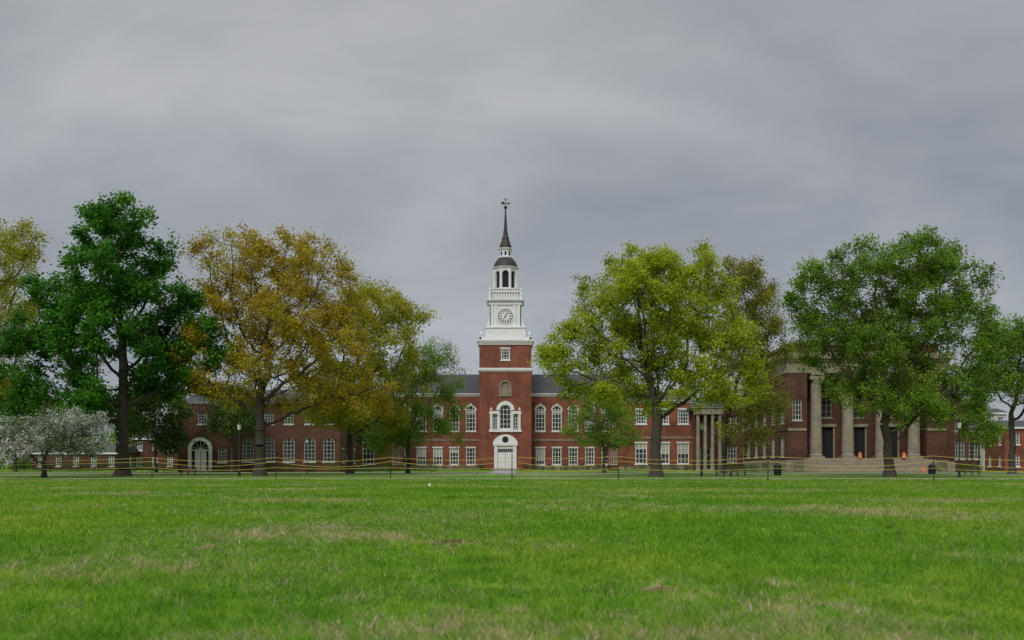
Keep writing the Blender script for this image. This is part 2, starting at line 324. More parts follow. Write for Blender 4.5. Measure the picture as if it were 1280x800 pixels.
# main wings
DW=224.5; ZW=lambda p:PZ(p,DW); sw=DW/F
fw_=frame((cx,DW,0),FX,FN)
for sg in(-1,1):
    ops=[]
    for k in range(6):
        u=sg*(43.5+20.6*k)*sw
        ops.append(dict(u0=u-1.12,u1=u+1.12,z0=ZW(539),z1=ZW(507),arch=1,cols=3,rows=6,case=1,fw=.2))
        ops.append(dict(u0=u-1.05,u1=u+1.05,z0=ZW(581),z1=ZW(560),cols=3,rows=4,lintel=1,fw=.2))
    ua,ub=sorted((sg*5.72,sg*27.5)); ops=[o for o in ops if ua+.2<o['u0'] and o['u1']<ub-.2]
    wall(fw_,ua,ub,0,ZW(495),ops,W,G,T,mun=.1,blind=BL)
    x0,x1=cx+ua,cx+ub
    cornice(T,x0,x1,DW,DW+14,ZW(495.5),ZW(492),.5)
    St.fbox(fw_,ua,ub,.0,.12,ZW(551),ZW(549)); St.fbox(fw_,ua,ub,.002,.2,0,.9)
    S.gable(x0,x1,DW,DW+14,ZW(491.9),PZ(468,DW+7),0,.3)
    W.box(x0,x1,DW+13.8,DW+14,0,ZW(495.6))
    DP=201.0; ZP=lambda p:PZ(p,DP); sp=DP/F
    pa,pb=sorted((sg*23.0,sg*38.0)); f3=frame((cx,DP,0),FX,FN)
    ops=[]
    for k,off in enumerate((170.5,198.5,223.0)):
        u=sg*off*sp
        ops.append(dict(u0=u-1.1,u1=u+1.1,z0=ZP(530),z1=ZP(512),cols=4,rows=4,lintel=1,fw=.2))
        ops.append(dict(u0=u-1.2,u1=u+1.2,z0=ZP(580),z1=ZP(554),cols=3,rows=4,lintel=1,fw=.2))
    wall(f3,pa,pb,0,ZP(503),ops,W,G,T,mun=.1,blind=BL)
    x0,x1=cx+pa,cx+pb
    for xx,N in ((x0,(-1,0,0)),(x1,(1,0,0))):
        U=(0,1,0) if N[0]>0 else (0,-1,0)
        f4=frame((xx,(DP+DW)/2,0),U,N); h=(DW-DP)/2
        o4=[]
        for u in (-8,-4,0,4,8):
            o4.append(dict(u0=u-1,u1=u+1,z0=ZP(530),z1=ZP(512),cols=3,rows=4,lintel=1,fw=.18))
            o4.append(dict(u0=u-1,u1=u+1,z0=ZP(580),z1=ZP(554),cols=3,rows=4,lintel=1,fw=.18))
        wall(f4,-h,h,0,ZP(503),o4,W,G,T)
    cornice(T,x0,x1,DP,DW+10,ZP(503.5),ZP(500),.45)
    St.fbox(f3,pa,pb,0,.12,ZP(548),ZP(546)); St.fbox(f3,pa,pb,.002,.18,0,.9)
    S.frustum((x0+x1)/2,(DP+DW+10)/2,7.9,(DW+10-DP)/2+.4,ZP(499.9),4,(DW+10-DP)/2-5,ZP(488))
W.obj('brick_walls',M_BRICK,lib); G.obj('window_glass',M_GLASS,lib); T.obj('white_trim',M_WHITE,lib); S.obj('slate_roof',M_SLATE,lib); BL.obj('window_blinds',M_BLIND,lib)
Dm.obj('dark_domes_and_weathervane',M_DOME,lib); K.obj('clock_face_and_belfry_openings',M_DARK,lib); St.obj('stonework',M_STONE,lib); T2.obj('niche_surround',M_STONE,lib)
# ------------------------------------------------------------------ brick hall with arched portal (left)
hall=empty('brick_hall'); W,G,T,S,St,K,BL,T3=P(),P(),P(),P(),P(),P(),P(),P()
D=165.0; Zs=lambda p:PZ(p,D); x0,x1=PX(222,D),PX(425,D); f=frame((0,D,0),FX,FN)
ops=[]
for p in (310,336,361,387,411): u=PX(p,D); ops.append(dict(u0=u-.95,u1=u+.95,z0=Zs(577),z1=Zs(547),arch=1,cols=3,rows=6,fw=.12))
for p in (253,278,310,336,361,387,411): u=PX(p,D); ops.append(dict(u0=u-.75,u1=u+.75,z0=Zs(530),z1=Zs(515),cols=3,rows=4,fw=.11))
u=PX(278,D); ops.append(dict(u0=u-.75,u1=u+.75,z0=Zs(578),z1=Zs(560),cols=3,rows=4,fw=.11))
ops=[o for o in ops if o['u0']>x0+.1]
wall(f,x0,x1,0,Zs(505),ops,W,G,T3,mun=.06)
for xx,U,N in ((x0,(0,-1,0),(-1,0,0)),(x1,(0,1,0),(1,0,0))):
    fl=frame((xx,D+9,0),U,N)
    wall(fl,-9,9,0,Zs(505),[dict(u0=a-.7,u1=a+.7,z0=z,z1=z+2.2,cols=3,rows=4,lintel=1) for a in(-6,-2,2,6) for z in (1.6,Zs(530))],W,G,T3)
cornice(T3,x0,x1,D,D+18,Zs(505.5),Zs(503.5),.3)
S.gable(x0,x1,D,D+18,Zs(503.4),Zs(482),2.5,.3)
for xx in (x0+4,x1-4): W.box(xx-.9,xx+.9,D+8.2,D+9.4,Zs(490),Zs(474))
uc=PX(251,D)
T.fbox(f,uc-1.95,uc-1.45,0,.5,0,Zs(562)); T.fbox(f,uc+1.45,uc+1.95,0,.5,0,Zs(562))
T.ring(uc,Zs(562),2.0,1.45,f,0,.5,16)
K.prism([(uc-1.45,.3),(uc+1.45,.3)]+arcpts(uc,Zs(562),1.45,12),f,0,.03)
for i in range(5):
    a=math.pi*(i+.5)/5; T.tube(f(uc,.1,Zs(562)),f(uc+1.4*math.cos(a),.1,Zs(562)+1.4*math.sin(a)),.05,.05,4)
T.fbox(f,uc-1.45,uc+1.45,.02,.2,Zs(562)-.2,Zs(562)); T.fbox(f,uc-.95,uc-.05,.031,.12,.3,Zs(562)-.2); T.fbox(f,uc+.05,uc+.95,.031,.12,.3,Zs(562)-.2)
St.fbox(f,uc-2.6,uc+2.6,.01,1.8,0,.16); St.fbox(f,uc-2.4,uc+2.4,.01,1.3,.16,.3)
W.obj('brick_walls',M_BRICK2,hall);G.obj('window_glass',M_GLASS,hall);T.obj('white_portal',M_WHITE,hall);T3.obj('window_frames_and_cornice',M_TRIM2,hall);S.obj('slate_roof',M_SLATE,hall);St.obj('steps',M_STONE,hall);K.obj('doorway',M_DARK,hall)
# ------------------------------------------------------------------ columned hall (right)
web=empty('columned_brick_hall'); W,G,T,S,St,K=P(),P(),P(),P(),P(),P()
D=165.0; x0,x1=PX(984,D),PX(1184,D); Zs=lambda p:PZ(p,D); DEP=30; f=frame((0,D,0),FX,FN)
FL=Zs(573); EN0=Zs(466); EN1=Zs(441)
xa,xb=PX(1009,D),PX(1158,D); REC=5.0
def pier(a,b):
    wall(f,a,b,0,EN0,[dict(u0=(a+b)/2-.75,u1=(a+b)/2+.75,z0=Zs(525),z1=Zs(500),cols=3,rows=4,fw=.12)],W,G,T)
pier(x0,xa); pier(xb,x1)
W.box(xa-.02,xa,D,D+REC,0,EN0); W.box(xb,xb+.02,D,D+REC,0,EN0)
fb=frame((0,D+REC,0),FX,FN)
dops=[]
for p in (1042,1083,1125):
    u=PX(p,D); dops.append(dict(u0=u-1.5,u1=u+1.5,z0=FL,z1=FL+5.4,cols=2,rows=3,glass=K,sill=False,fw=.18,open=1)); dops.append(dict(u0=u-1.3,u1=u+1.3,z0=FL+7,z1=FL+11,cols=3,rows=4,fw=.12))
wall(fb,xa,xb,FL-.5,EN0,dops,W,G,St)
for p in (1042,1083,1125):
    u=PX(p,D); 
    for a in(-1.75,1.5): St.fbox(fb,u+a,u+a+.25,.0,.15,FL,FL+5.4)
    St.fbox(fb,u-2,u+2,0,.35,FL+5.4,FL+5.9)
St.box(xa+.01,xb-.01,D-.6,D+REC,0,FL)
ns=13
for i in range(ns): St.box(xa-1,xb+1,D-.6-(i+1)*.38,D-.6-i*.38 ,0,FL*(ns-i-.0)/(ns+1))
for xx in (xa-2.2,xb+.0+1): St.box(xx,xx+1.2,D-5.8,D-.01,0,FL*.75)
for p in (1022,1062,1104,1145):
    x=PX(p,D); y=D+.9
    St.box(x-1.15,x+1.15,y-1.15,y+1.15,FL,FL+.35)
    St.lathe(x,y,[(1.1,FL+.35),(1.12,FL+.55),(.98,FL+.7),(.93,FL+.9),(.93,FL+4),(.86,EN0-4),(.78,EN0-1.3),(.85,EN0-1.2),(.82,EN0-.95)],20)
    for k in range(16):
        t=2*math.pi*k/16; St.tube((x+.9*math.cos(t),y+.9*math.sin(t),FL+1),(x+.77*math.cos(t),y+.77*math.sin(t),EN0-1.4),.07,.06,5)
    for sx in (-1,1):
        c=Vector((x+sx*.82,y,EN0-.75)); St.tube(c+Vector((0,-.85,0)),c+Vector((0,.85,0)),.42,.42,12)
    St.box(x-.8,x+.8,y-.8,y+.8,EN0-.94,EN0-.5); St.box(x-1.05,x+1.05,y-1.0,y+1.0,EN0-.35,EN0+.02)
St.box(x0-.1,x1+.1,D-.1,D+DEP+.1,EN0,EN0+(EN1-EN0)*.55)
for k in range(int((x1-x0)/.7)): St.box(x0+.2+k*.7,x0+.5+k*.7,D-.55,D-.1,EN0+(EN1-EN0)*.56,EN0+(EN1-EN0)*.68)
St.box(x0-.35,x1+.35,D-.35,D+DEP+.35,EN0+(EN1-EN0)*.55+.001,EN0+(EN1-EN0)*.7); St.box(x0-.9,x1+.9,D-.9,D+DEP+.9,EN0+(EN1-EN0)*.7,EN1)
W.box(x0+1,x1-1,D+1,D+DEP-1,EN1,Zs(431)); St.box(x0+.7,x1-.7,D+.7,D+DEP-.7,Zs(431),Zs(428))
S.frustum((x0+x1)/2,D+DEP/2,(x1-x0)/2-1,DEP/2-1,Zs(428),6,4,Zs(414))
for xx,U,N in ((x0,(0,-1,0),(-1,0,0)),(x1,(0,1,0),(1,0,0))):
    fs=frame((xx,D+DEP/2,0),U,N); o=[]
    for k in range(5):
        u=-12+k*6
        o.append(dict(u0=u-1.1,u1=u+1.1,z0=FL+.3,z1=FL+3.6,cols=3,rows=4,fw=.12)); o.append(dict(u0=u-1.1,u1=u+1.1,z0=FL+6,z1=FL+9.6,cols=3,rows=4,fw=.12))
    wall(fs,-15,15,0,EN0,o,W,G,T); St.fbox(fs,-15.05,15.05,.002,.2,0,FL-.3); W.fbox(fs,-15,15,.002,.16,FL+4.6,FL+5.0)
W.box(x0,x1,D+DEP-.2,D+DEP,0,EN0)
for a,b in ((x0,xa),(xb,x1)): St.fbox(f,a-.05,b+.0,.002,.2,0,FL-.3); St.fbox(f,a+.15,b-.15,.002,.12,FL+4.6,FL+5.0)
xr=PX(1228,D+5)
fr2=frame((0,D+6,0),FX,FN); 
wall(fr2,x1,xr,0,Zs(500),[dict(u0=PX(p,D+6)-.8,u1=PX(p,D+6)+.8,z0=z,z1=z+3,cols=3,rows=4,fw=.12) for p in (1200,1217) for z in(2.2,7)],W,G,T)
W.box(xr-.2,xr,D+6,D+24,0,Zs(500)); cornice(St,x1+.0,xr,D+6,D+24,Zs(500),Zs(496),.4); S.box(x1,xr,D+6.2,D+24,Zs(496),Zs(495))
W.obj('brick_walls',M_BRICK2,web);G.obj('window_glass',M_GLASS,web);T.obj('window_frames',M_TRIM2,web);S.obj('roof',M_SLATE,web)
St.obj('stone_columns_entablature_steps',M_STONE,web);K.obj('doorways',M_DARK,web)
# ------------------------------------------------------------------ annex
por=empty('brick_annex'); W,G,T,S,St=P(),P(),P(),P(),P()
D=196.0; x0,x1=PX(866,D),PX(975,D); Zs=lambda p:PZ(p,D); f=frame((0,D,0),FX,FN)
wall(f,x0,x1,0,Zs(512),[dict(u0=PX(p,D)-.9,u1=PX(p,D)+.9,z0=Zs(a),z1=Zs(b),cols=3,rows=4,fw=.13) for p in (915,935,957) for a,b in ((578,556),(538,520))]+[dict(u0=PX(882,D)-1.1,u1=PX(882,D)+1.1,z0=.3,z1=Zs(560),cols=2,rows=3,fw=.15)],W,G,T)
for p in (870,879,888,897): 
    St.lathe(PX(p,D),D-2.2,[(.5,0),(.5,.4),(.38,.5),(.32,Zs(520)),(.5,Zs(518.5))],12)
St.box(PX(867,D),PX(900,D),D-2.8,D-.01,Zs(518.5),Zs(513)); cornice(St,x0,x1,D,D+15,Zs(512),Zs(509),.4); S.gable(x0,x1,D,D+15,Zs(508.9),Zs(490),4,.3)
W.obj('brick_walls',M_BRICK2,por);G.obj('window_glass',M_GLASS,por);St.obj('stone_columns_and_cornice',M_STONE,por);T.obj('window_frames',M_TRIM2,por);S.obj('roof',M_SLATE,por)
# ------------------------------------------------------------------ distant houses
def house(name,D,pa,pb,pe,pr,wm,storeys=2,trim=M_WHITE,dep=12,chim=True):
    e=empty(name);W,G,T,S=P(),P(),P(),P(); x0,x1=PX(pa,D),PX(pb,D); ze=PZ(pe,D); f=frame((0,D,0),FX,FN); n=max(2,int((x1-x0)/3.4))
    sh=ze/storeys
    def ops(a,b,n): 
        return [dict(u0=a+(b-a)*(k+.5)/n-.6,u1=a+(b-a)*(k+.5)/n+.6,z0=.9+sh*q,z1=.9+sh*q+min(2.1,sh*.6),cols=2,rows=4,fw=.14) for k in range(n) for q in range(storeys)]
    wall(f,x0,x1,0,ze,ops(x0,x1,n),W,G,T)
    for xx,U,N in ((x0,(0,-1,0),(-1,0,0)),(x1,(0,1,0),(1,0,0))):
        fs=frame((xx,D+dep/2,0),U,N); wall(fs,-dep/2,dep/2,0,ze,ops(-dep/2,dep/2,3),W,G,T)
        W.add([(xx,D,ze),(xx,D+dep,ze),(xx,D+dep/2,PZ(pr,D)-.2)],[(0,1,2)])
    T.box(x0-.3,x1+.3,D-.35,D-.01,ze-.3,ze+.05); S.gable(x0,x1,D,D+dep,ze+.06,PZ(pr,D),0,.35)
    if chim: W.box(x0+2,x0+3.2,D+dep/2-.5,D+dep/2+.5,PZ(pr,D)-1,PZ(pr,D)+1.8)
    W.obj('walls',wm,e);G.obj('window_glass',M_GLASS,e);T.obj('trim',trim,e);S.obj('roof',M_SLATE,e)
M_CLAP=plain('white_clapboard',(.62,.62,.60),.7,.08,1)
house('brick_house',215,40,150,566,556,M_BRICK2,1,chim=False)
house('brick_house',225,165,222,548,534,M_BRICK2,2)
house('brick_house',190,1256,1345,534,524,M_BRICK,2,chim=False)
house('white_house',198,1229,1258,516,509,M_CLAP,3,dep=9,chim=False)
house('white_house',200,-420,-280,535,508,M_CLAP,2)
house('brick_house',200,1420,1560,520,495,M_BRICK2,2)
# ------------------------------------------------------------------ trees
def mesh_np(name,V,Fc,mats,matidx=None,shade=None,parent=None):
    me=bpy.data.meshes.new(name); me.vertices.add(len(V)); me.vertices.foreach_set('co',V.astype(np.float32).ravel())
    k=Fc.shape[1]; me.loops.add(Fc.size); me.loops.foreach_set('vertex_index',Fc.astype(np.int32).ravel())
    me.polygons.add(len(Fc)); me.polygons.foreach_set('loop_start',(np.arange(len(Fc))*k).astype(np.int32))
    for m in mats: me.materials.append(m)
    if matidx is not None: me.polygons.foreach_set('material_index',matidx.astype(np.int32))
    me.update(calc_edges=True)
    if shade is not None:
        at=me.attributes.new('shade','FLOAT','FACE'); at.data.foreach_set('value',shade.astype(np.float32))
    o=bpy.data.objects.new(name,me); scene.collection.objects.link(o)
    if parent: o.parent=parent
    return o
def leaf_quads(C,size,rng,up=.4,asp=.6):
    n=len(C); N=rng.normal(size=(n,3)); N[:,2]=np.abs(N[:,2])+up; N/=np.linalg.norm(N,axis=1)[:,None]
    A=rng.normal(size=(n,3)); A-=N*(A*N).sum(1)[:,None]; A/=np.linalg.norm(A,axis=1)[:,None]; B=np.cross(N,A)
    s=(size*rng.uniform(.6,1.3,n))[:,None]
    V=np.stack([C-A*s,C-B*s*asp,C+A*s,C+B*s*asp],1).reshape(-1,3)
    return V,np.arange(4*n).reshape(n,4)
TOT=0
def tree(name,D,tpx,fork,blobs,leafm,seed,n_attr=900,leaves=60000,lsize=.2,spread=.4,trunk_r=.5,step=.75,lean=0,thin=7,twigs=2,shell=.45,droop=0,gap=.9):
    global TOT
    rng=np.random.default_rng(seed); base=np.array([PX(tpx,D),D,0.]); fz=PZ(fork,D)
    Bl=[]
    for b in blobs:
        rx=b[2]/F*D; rz=b[3]/F*D; Bl.append((PX(b[0],D),D+rng.uniform(-.6,.6)*rx*.9,PZ(b[1],D),rx,max(rx,rz)*.95,rz))
        Bl.append((PX(b[0],D)*.5+base[0]*.5+rng.uniform(-1,1),D+rng.choice([-1,1])*rx*1.1,PZ(b[1],D)-.1*rz,rx*.8,rx*.8,rz*.85))
    vol=np.array([b[3]*b[4]*b[5] for b in Bl])**.8; k=rng.choice(len(Bl),n_attr,p=vol/vol.sum())
    d=rng.normal(size=(n_attr,3)); d/=np.linalg.norm(d,axis=1)[:,None]; r=rng.uniform(0,1,n_attr)**(1/3.)*(1-shell)+shell*rng.uniform(.8,1,n_attr)
    Bk=np.array(Bl)[k]; A=Bk[:,:3]+d*Bk[:,3:]*r[:,None]; A=A[A[:,2]>2.2]
    nodes=[];par=[];n0=max(4,int(fz/step))
    for i in range(n0+1):
        t=i/n0; nodes.append(base+np.array([lean*t*t+rng.normal()*.06,rng.normal()*.06,fz*t])); par.append(i-1)
    NN=np.array(nodes); near=np.full(len(A),n0); nd=np.linalg.norm(A-NN[n0],axis=1)
    for j in range(int(n0*.75),n0):
        dd=np.linalg.norm(A-NN[j],axis=1); m=dd<nd; near[m]=j; nd[m]=dd[m]
    ch={}; alive=np.ones(len(A),bool)
    for it in range(110):
        if not alive.any(): break
        idx=np.unique(near[alive]); new=[]
        for j in idx:
            if ch.get(j,0)>=3: alive[(near==j)&alive]=False; continue
            m=(near==j)&alive; v=A[m]-nodes[j]; v/=np.linalg.norm(v,axis=1)[:,None]+1e-9
            s_=v.sum(0); q=s_/(np.linalg.norm(s_)+1e-9)+rng.normal(size=3)*.18+np.array([0,0,-droop]); q/=np.linalg.norm(q)
            new.append((j,nodes[j]+q*step))
        if not new: continue
        for j,p in new:
            i=len(nodes); nodes.append(p); par.append(j); ch[j]=ch.get(j,0)+1
            dd=np.linalg.norm(A-p,axis=1); m=dd<nd; near[m]=i; nd[m]=dd[m]
        alive&=nd>step*1.15
    NN=np.array(nodes); n=len(NN); par=np.array(par); desc=np.ones(n)
    for i in range(n-1,0,-1): desc[par[i]]+=desc[i]
    r=desc**.5; r*=trunk_r*.95/r[n0]; r=np.maximum(r,.018)
    r[:n0]=trunk_r*(1+.12*(1-np.arange(n0)/n0)); r[0]=trunk_r*1.75; r[1]=max(r[1],trunk_r*1.2)
    K=6
    pr_=r[par[1:]]; cr_=r[1:]; trunk=(np.arange(1,n)<=n0)
    a=NN[par[1:]]; b=NN[1:]; rb_=cr_; ra_=np.where(trunk,pr_,np.minimum(pr_,cr_*1.25))
    tn=np.where(desc<thin)[0]; tn=tn[tn>n0]
    tw=np.repeat(tn,twigs); dirs=rng.normal(size=(len(tw),3)); dirs[:,2]+=.35-droop*3; dirs/=np.linalg.norm(dirs,axis=1)[:,None]
    e=NN[tw]+dirs*rng.uniform(.5,1.15,len(tw))[:,None]*1.05
    a=np.vstack([a,NN[tw]]); b=np.vstack([b,e]); ra_=np.concatenate([ra_,np.full(len(tw),.02)]); rb_=np.concatenate([rb_,np.full(len(tw),.008)])
    dv=b-a; dv/=np.linalg.norm(dv,axis=1)[:,None]+1e-9; h=np.where(np.abs(dv[:,2:3])<.9,[[0,0,1.]],[[1.,0,0]]); u=np.cross(dv,h); u/=np.linalg.norm(u,axis=1)[:,None]; w=np.cross(dv,u)
    th=np.arange(K)*2*math.pi/K; cs=np.cos(th)[None,:,None]; sn=np.sin(th)[None,:,None]
    ringa=a[:,None]+(u[:,None]*cs+w[:,None]*sn)*ra_[:,None,None]; ringb=b[:,None]+(u[:,None]*cs+w[:,None]*sn)*rb_[:,None,None]
    V=np.concatenate([ringa,ringb],1).reshape(-1,3); ns_=len(a); o=(np.arange(ns_)*2*K)[:,None]; i0=np.arange(K)[None]; i1=(i0+1)%K
    Fw=np.stack([o+i0,o+i1,o+i1+K,o+i0+K],-1).reshape(-1,4)
    cen=np.vstack([NN[tn],e]); cs_=rng.normal(size=len(cen))*.13
    lf=.15*np.sin(cen[:,0]*.9+seed)*np.sin(cen[:,2]*.8+seed*2)+.08*np.sin(cen[:,1]*1.1)
    dens=np.clip(rng.lognormal(0,.8,len(cen)),.1,4); dens*=np.clip(1+gap*(np.sin(cen[:,0]*1.1+seed)*np.sin(cen[:,2]*1.3+seed)+.6*np.sin(cen[:,1]*1.2+cen[:,0]*.7)+.5*np.sin(cen[:,2]*2.3+cen[:,0]*2.1)),.06,2.6)
    rep=rng.poisson(dens/dens.sum()*leaves)
    C=np.repeat(cen,rep,0); S0=np.repeat(cs_+lf,rep); C=C+rng.normal(size=C.shape)*spread*np.array([1,1,.75])
    m=C[:,2]>1.6; C=C[m]; S0=S0[m]
    LV,LF=leaf_quads(C,np.full(len(C),lsize),rng); shade=np.clip(.5+S0+rng.normal(size=len(C))*.16,0,1)
    V2=np.vstack([V,LV]); F2=np.vstack([Fw,LF+len(V)]); mi=np.concatenate([np.zeros(len(Fw)),np.ones(len(LF))]); shd=np.concatenate([np.zeros(len(Fw)),shade])
    TOT+=len(LF)
    return mesh_np(name,V2,F2,[M_BARK,leafm],mi,shd)
tree('maple_tree',105,153,500,[(148,278,46,18),(195,308,26,16),(120,300,24,20),(165,338,56,26),(62,365,38,30),(120,385,46,24),(210,372,44,24),(38,420,38,28),(92,440,48,28),(180,422,58,28),(248,420,44,22),(58,485,42,26),(130,497,48,24),(205,470,50,26),(266,448,32,16),(30,525,30,14),(95,520,40,14),(10,460,26,24)],LF_DARKGREEN,1,n_attr=1100,leaves=86000,lsize=.19,spread=.38,trunk_r=.6,shell=.3)
tree('oak_tree',125,-30,480,[(0,320,50,50),(35,300,28,24),(-30,380,60,60),(25,385,38,38),(0,450,40,35),(-60,440,50,60)],LF_GG,2,n_attr=700,leaves=36000,lsize=.165,spread=.5,trunk_r=.5)
tree('crabapple_tree',92,55,572,[(25,550,36,24),(70,535,38,22),(108,545,28,26),(55,560,44,18),(118,562,22,16)],LF_WHITE,3,n_attr=420,leaves=24000,lsize=.1,spread=.24,trunk_r=.16,step=.4,gap=.5)
tree('oak_tree',108,325,510,[(345,318,58,34),(285,325,46,34),(400,335,44,40),(255,370,30,34),(315,385,58,40),(390,395,58,42),(438,385,26,42),(265,435,50,34),(345,450,52,34),(430,450,44,42),(245,482,36,26),(310,490,44,26),(400,495,50,26),(460,500,36,26)],LF_GOLD,4,n_attr=1500,leaves=66000,lsize=.15,spread=.36,trunk_r=.54,twigs=3)
tree('oak_tree',128,437,530,[(470,385,45,28),(510,400,30,30),(430,420,44,32),(490,440,44,38),(440,480,55,32),(500,480,38,28),(400,470,34,32),(460,518,50,26),(410,515,34,22)],LF_GG,5,n_attr=950,leaves=48000,lsize=.165,spread=.42,trunk_r=.4,twigs=3)
tree('willow_tree',140,510,540,[(545,440,30,18),(520,465,35,25),(560,480,18,30),(535,510,42,32),(500,525,34,32),(560,535,22,28),(480,545,34,24),(560,455,16,20)],LF_GREEN,6,n_attr=750,leaves=32000,lsize=.13,spread=.45,trunk_r=.26,twigs=3,droop=.07)
tree('elm_tree',100,820,512,[(805,335,50,28),(860,340,44,30),(755,365,42,32),(900,360,26,30),(820,390,62,38),(890,400,40,36),(730,415,38,32),(780,430,52,36),(860,445,54,36),(925,440,30,34),(710,460,36,26),(770,480,48,26),(840,492,45,22),(915,485,44,28),(695,440,20,22),(720,490,30,18)],LF_YG,7,n_attr=1600,leaves=82000,lsize=.145,spread=.34,trunk_r=.52,twigs=3)
tree('elm_tree',135,905,540,[(915,350,34,22),(945,375,32,30),(925,420,40,36),(960,430,26,40),(915,480,38,32),(955,500,30,34),(930,540,34,26)],LF_OLIVE,8,n_attr=850,leaves=40000,lsize=.15,spread=.45,trunk_r=.35,twigs=3)
tree('maple_tree',150,755,560,[(745,505,32,24),(775,520,28,24),(730,535,28,26),(760,545,32,22),(790,545,18,16)],LF_GREEN,9,n_attr=350,leaves=15000,lsize=.15,spread=.45,trunk_r=.22)
tree('elm_tree',96,1112,530,[(1030,345,36,30),(1085,330,42,26),(1140,328,42,26),(1190,335,32,30),(1225,375,30,32),(1005,385,26,28),(1060,395,50,38),(1130,390,54,42),(1195,410,44,40),(1040,440,40,30),(1105,455,50,36),(1170,460,48,38),(1225,440,24,36),(1200,495,38,36),(1090,498,38,22),(1150,508,42,26),(1240,395,12,16),(1015,420,24,20),(1055,480,32,18)],LF_GREEN,10,n_attr=1650,leaves=90000,lsize=.138,spread=.34,trunk_r=.42,twigs=3,lean=-.5)
tree('elm_tree',118,1265,525,[(1250,425,32,28),(1290,430,35,35),(1265,465,40,30),(1235,470,22,28),(1285,490,40,24),(1330,450,40,50)],LF_GREEN,11,n_attr=650,leaves=30000,lsize=.15,spread=.45,trunk_r=.33,twigs=3)
tree('maple_tree',112,-190,500,[(-190,330,70,50),(-150,400,60,50),(-240,400,60,50),(-190,460,80,40)],LF_GREEN,12,n_attr=400,leaves=30000,lsize=.3,spread=.9,trunk_r=.5)
tree('elm_tree',112,1440,500,[(1440,340,70,50),(1400,400,50,50),(1490,400,60,50),(1440,460,70,40)],LF_YG,13,n_attr=400,leaves=30000,lsize=.28,spread=.9,trunk_r=.5)
tree('maple_tree',155,195,545,[(190,500,30,26),(215,520,22,24),(165,525,26,26),(200,548,30,18)],LF_SHRUB,14,n_attr=260,leaves=20000,lsize=.2,spread=.6,trunk_r=.2,gap=.5)
tree('maple_tree',170,20,545,[(10,500,34,30),(55,510,30,26),(90,525,28,26),(-30,510,34,34)],LF_GREEN,15,n_attr=300,leaves=22000,lsize=.22,spread=.7,trunk_r=.22,gap=.5)
tree('maple_tree',160,290,545,[(285,500,26,24),(305,525,22,20),(270,530,18,20)],LF_SHRUB,16,n_attr=220,leaves=9000,lsize=.18,spread=.6,trunk_r=.2,gap=.5)
tree('maple_tree',190,430,550,[(425,515,28,28),(445,540,24,22),(480,520,26,28),(405,535,22,22),(505,540,22,22)],LF_SHRUB,17,n_attr=300,leaves=22000,lsize=.22,spread=.6,trunk_r=.2,gap=.5)
tree('maple_tree',158,1215,550,[(1215,530,16,26),(1234,540,14,18)],LF_GREEN,18,n_attr=160,leaves=7000,lsize=.16,spread=.45,trunk_r=.16,gap=.5)
def leafmass(name,ell,per,size,leafm,seed):
    rng=np.random.default_rng(seed); Cs=[];Sh=[]
    for (x,y,z,rx,ry,rz) in ell:
        n=int(per*rx*rz)+60; d=rng.normal(size=(n,3)); d/=np.linalg.norm(d,axis=1)[:,None]
        lump=1+.18*np.sin(d[:,0]*7+x)+.15*np.sin(d[:,2]*9+y)*np.cos(d[:,1]*6)
        rr=(rng.uniform(0,1,n)**.33*lump)[:,None]; c=np.array([x,y,z])+d*rr*np.array([rx,ry,rz]); Cs.append(c); Sh.append(np.full(n,rng.normal()*.15)+rng.normal(size=n)*.2+.45)
    C=np.vstack(Cs);Sh=np.concatenate(Sh); m=C[:,2]>.05; C=C[m];Sh=Sh[m]
    V,Fq=leaf_quads(C,np.full(len(C),size),rng); return mesh_np(name,V,Fq,[leafm],None,np.clip(Sh,0,1))
rng=np.random.default_rng(77)
ell=[]
for x in np.arange(-330,340,8):
    y=rng.uniform(250,300); h=rng.uniform(8,13)*(1.25 if x<-90 or x>90 else 1); ell.append((x+rng.normal()*2,y,h*.5,rng.uniform(6,9),5,h*.62))
leafmass('distant_trees',ell,30,.5,LF_GREEN,21)
def shrub(name,pa,pb,D,h,seed,m=LF_SHRUB):
    r=np.random.default_rng(seed); xa,xb=PX(pa,D),PX(pb,D); e=[(x+r.normal()*.3,D+r.normal()*.3,h*.45*r.uniform(.6,1.2),r.uniform(.6,1.2),.8,h*.5*r.uniform(.6,1.3)) for x in np.arange(xa,xb,1.3)]
    leafmass(name,e,240,.1,m,seed)
shrub('hedge',412,545,160,1.9,31); shrub('hedge',655,775,217,1.6,32); shrub('hedge',545,612,217,1.4,33); shrub('hedge',268,405,163,1.3,34); shrub('hedge',905,985,160,1.8,35); shrub('hedge',1175,1235,160,1.8,36,LF_GREEN); shrub('hedge',150,225,170,2.2,37); shrub('hedge',780,862,198.5,1.4,38); shrub('hedge',-40,150,180,2.0,39)
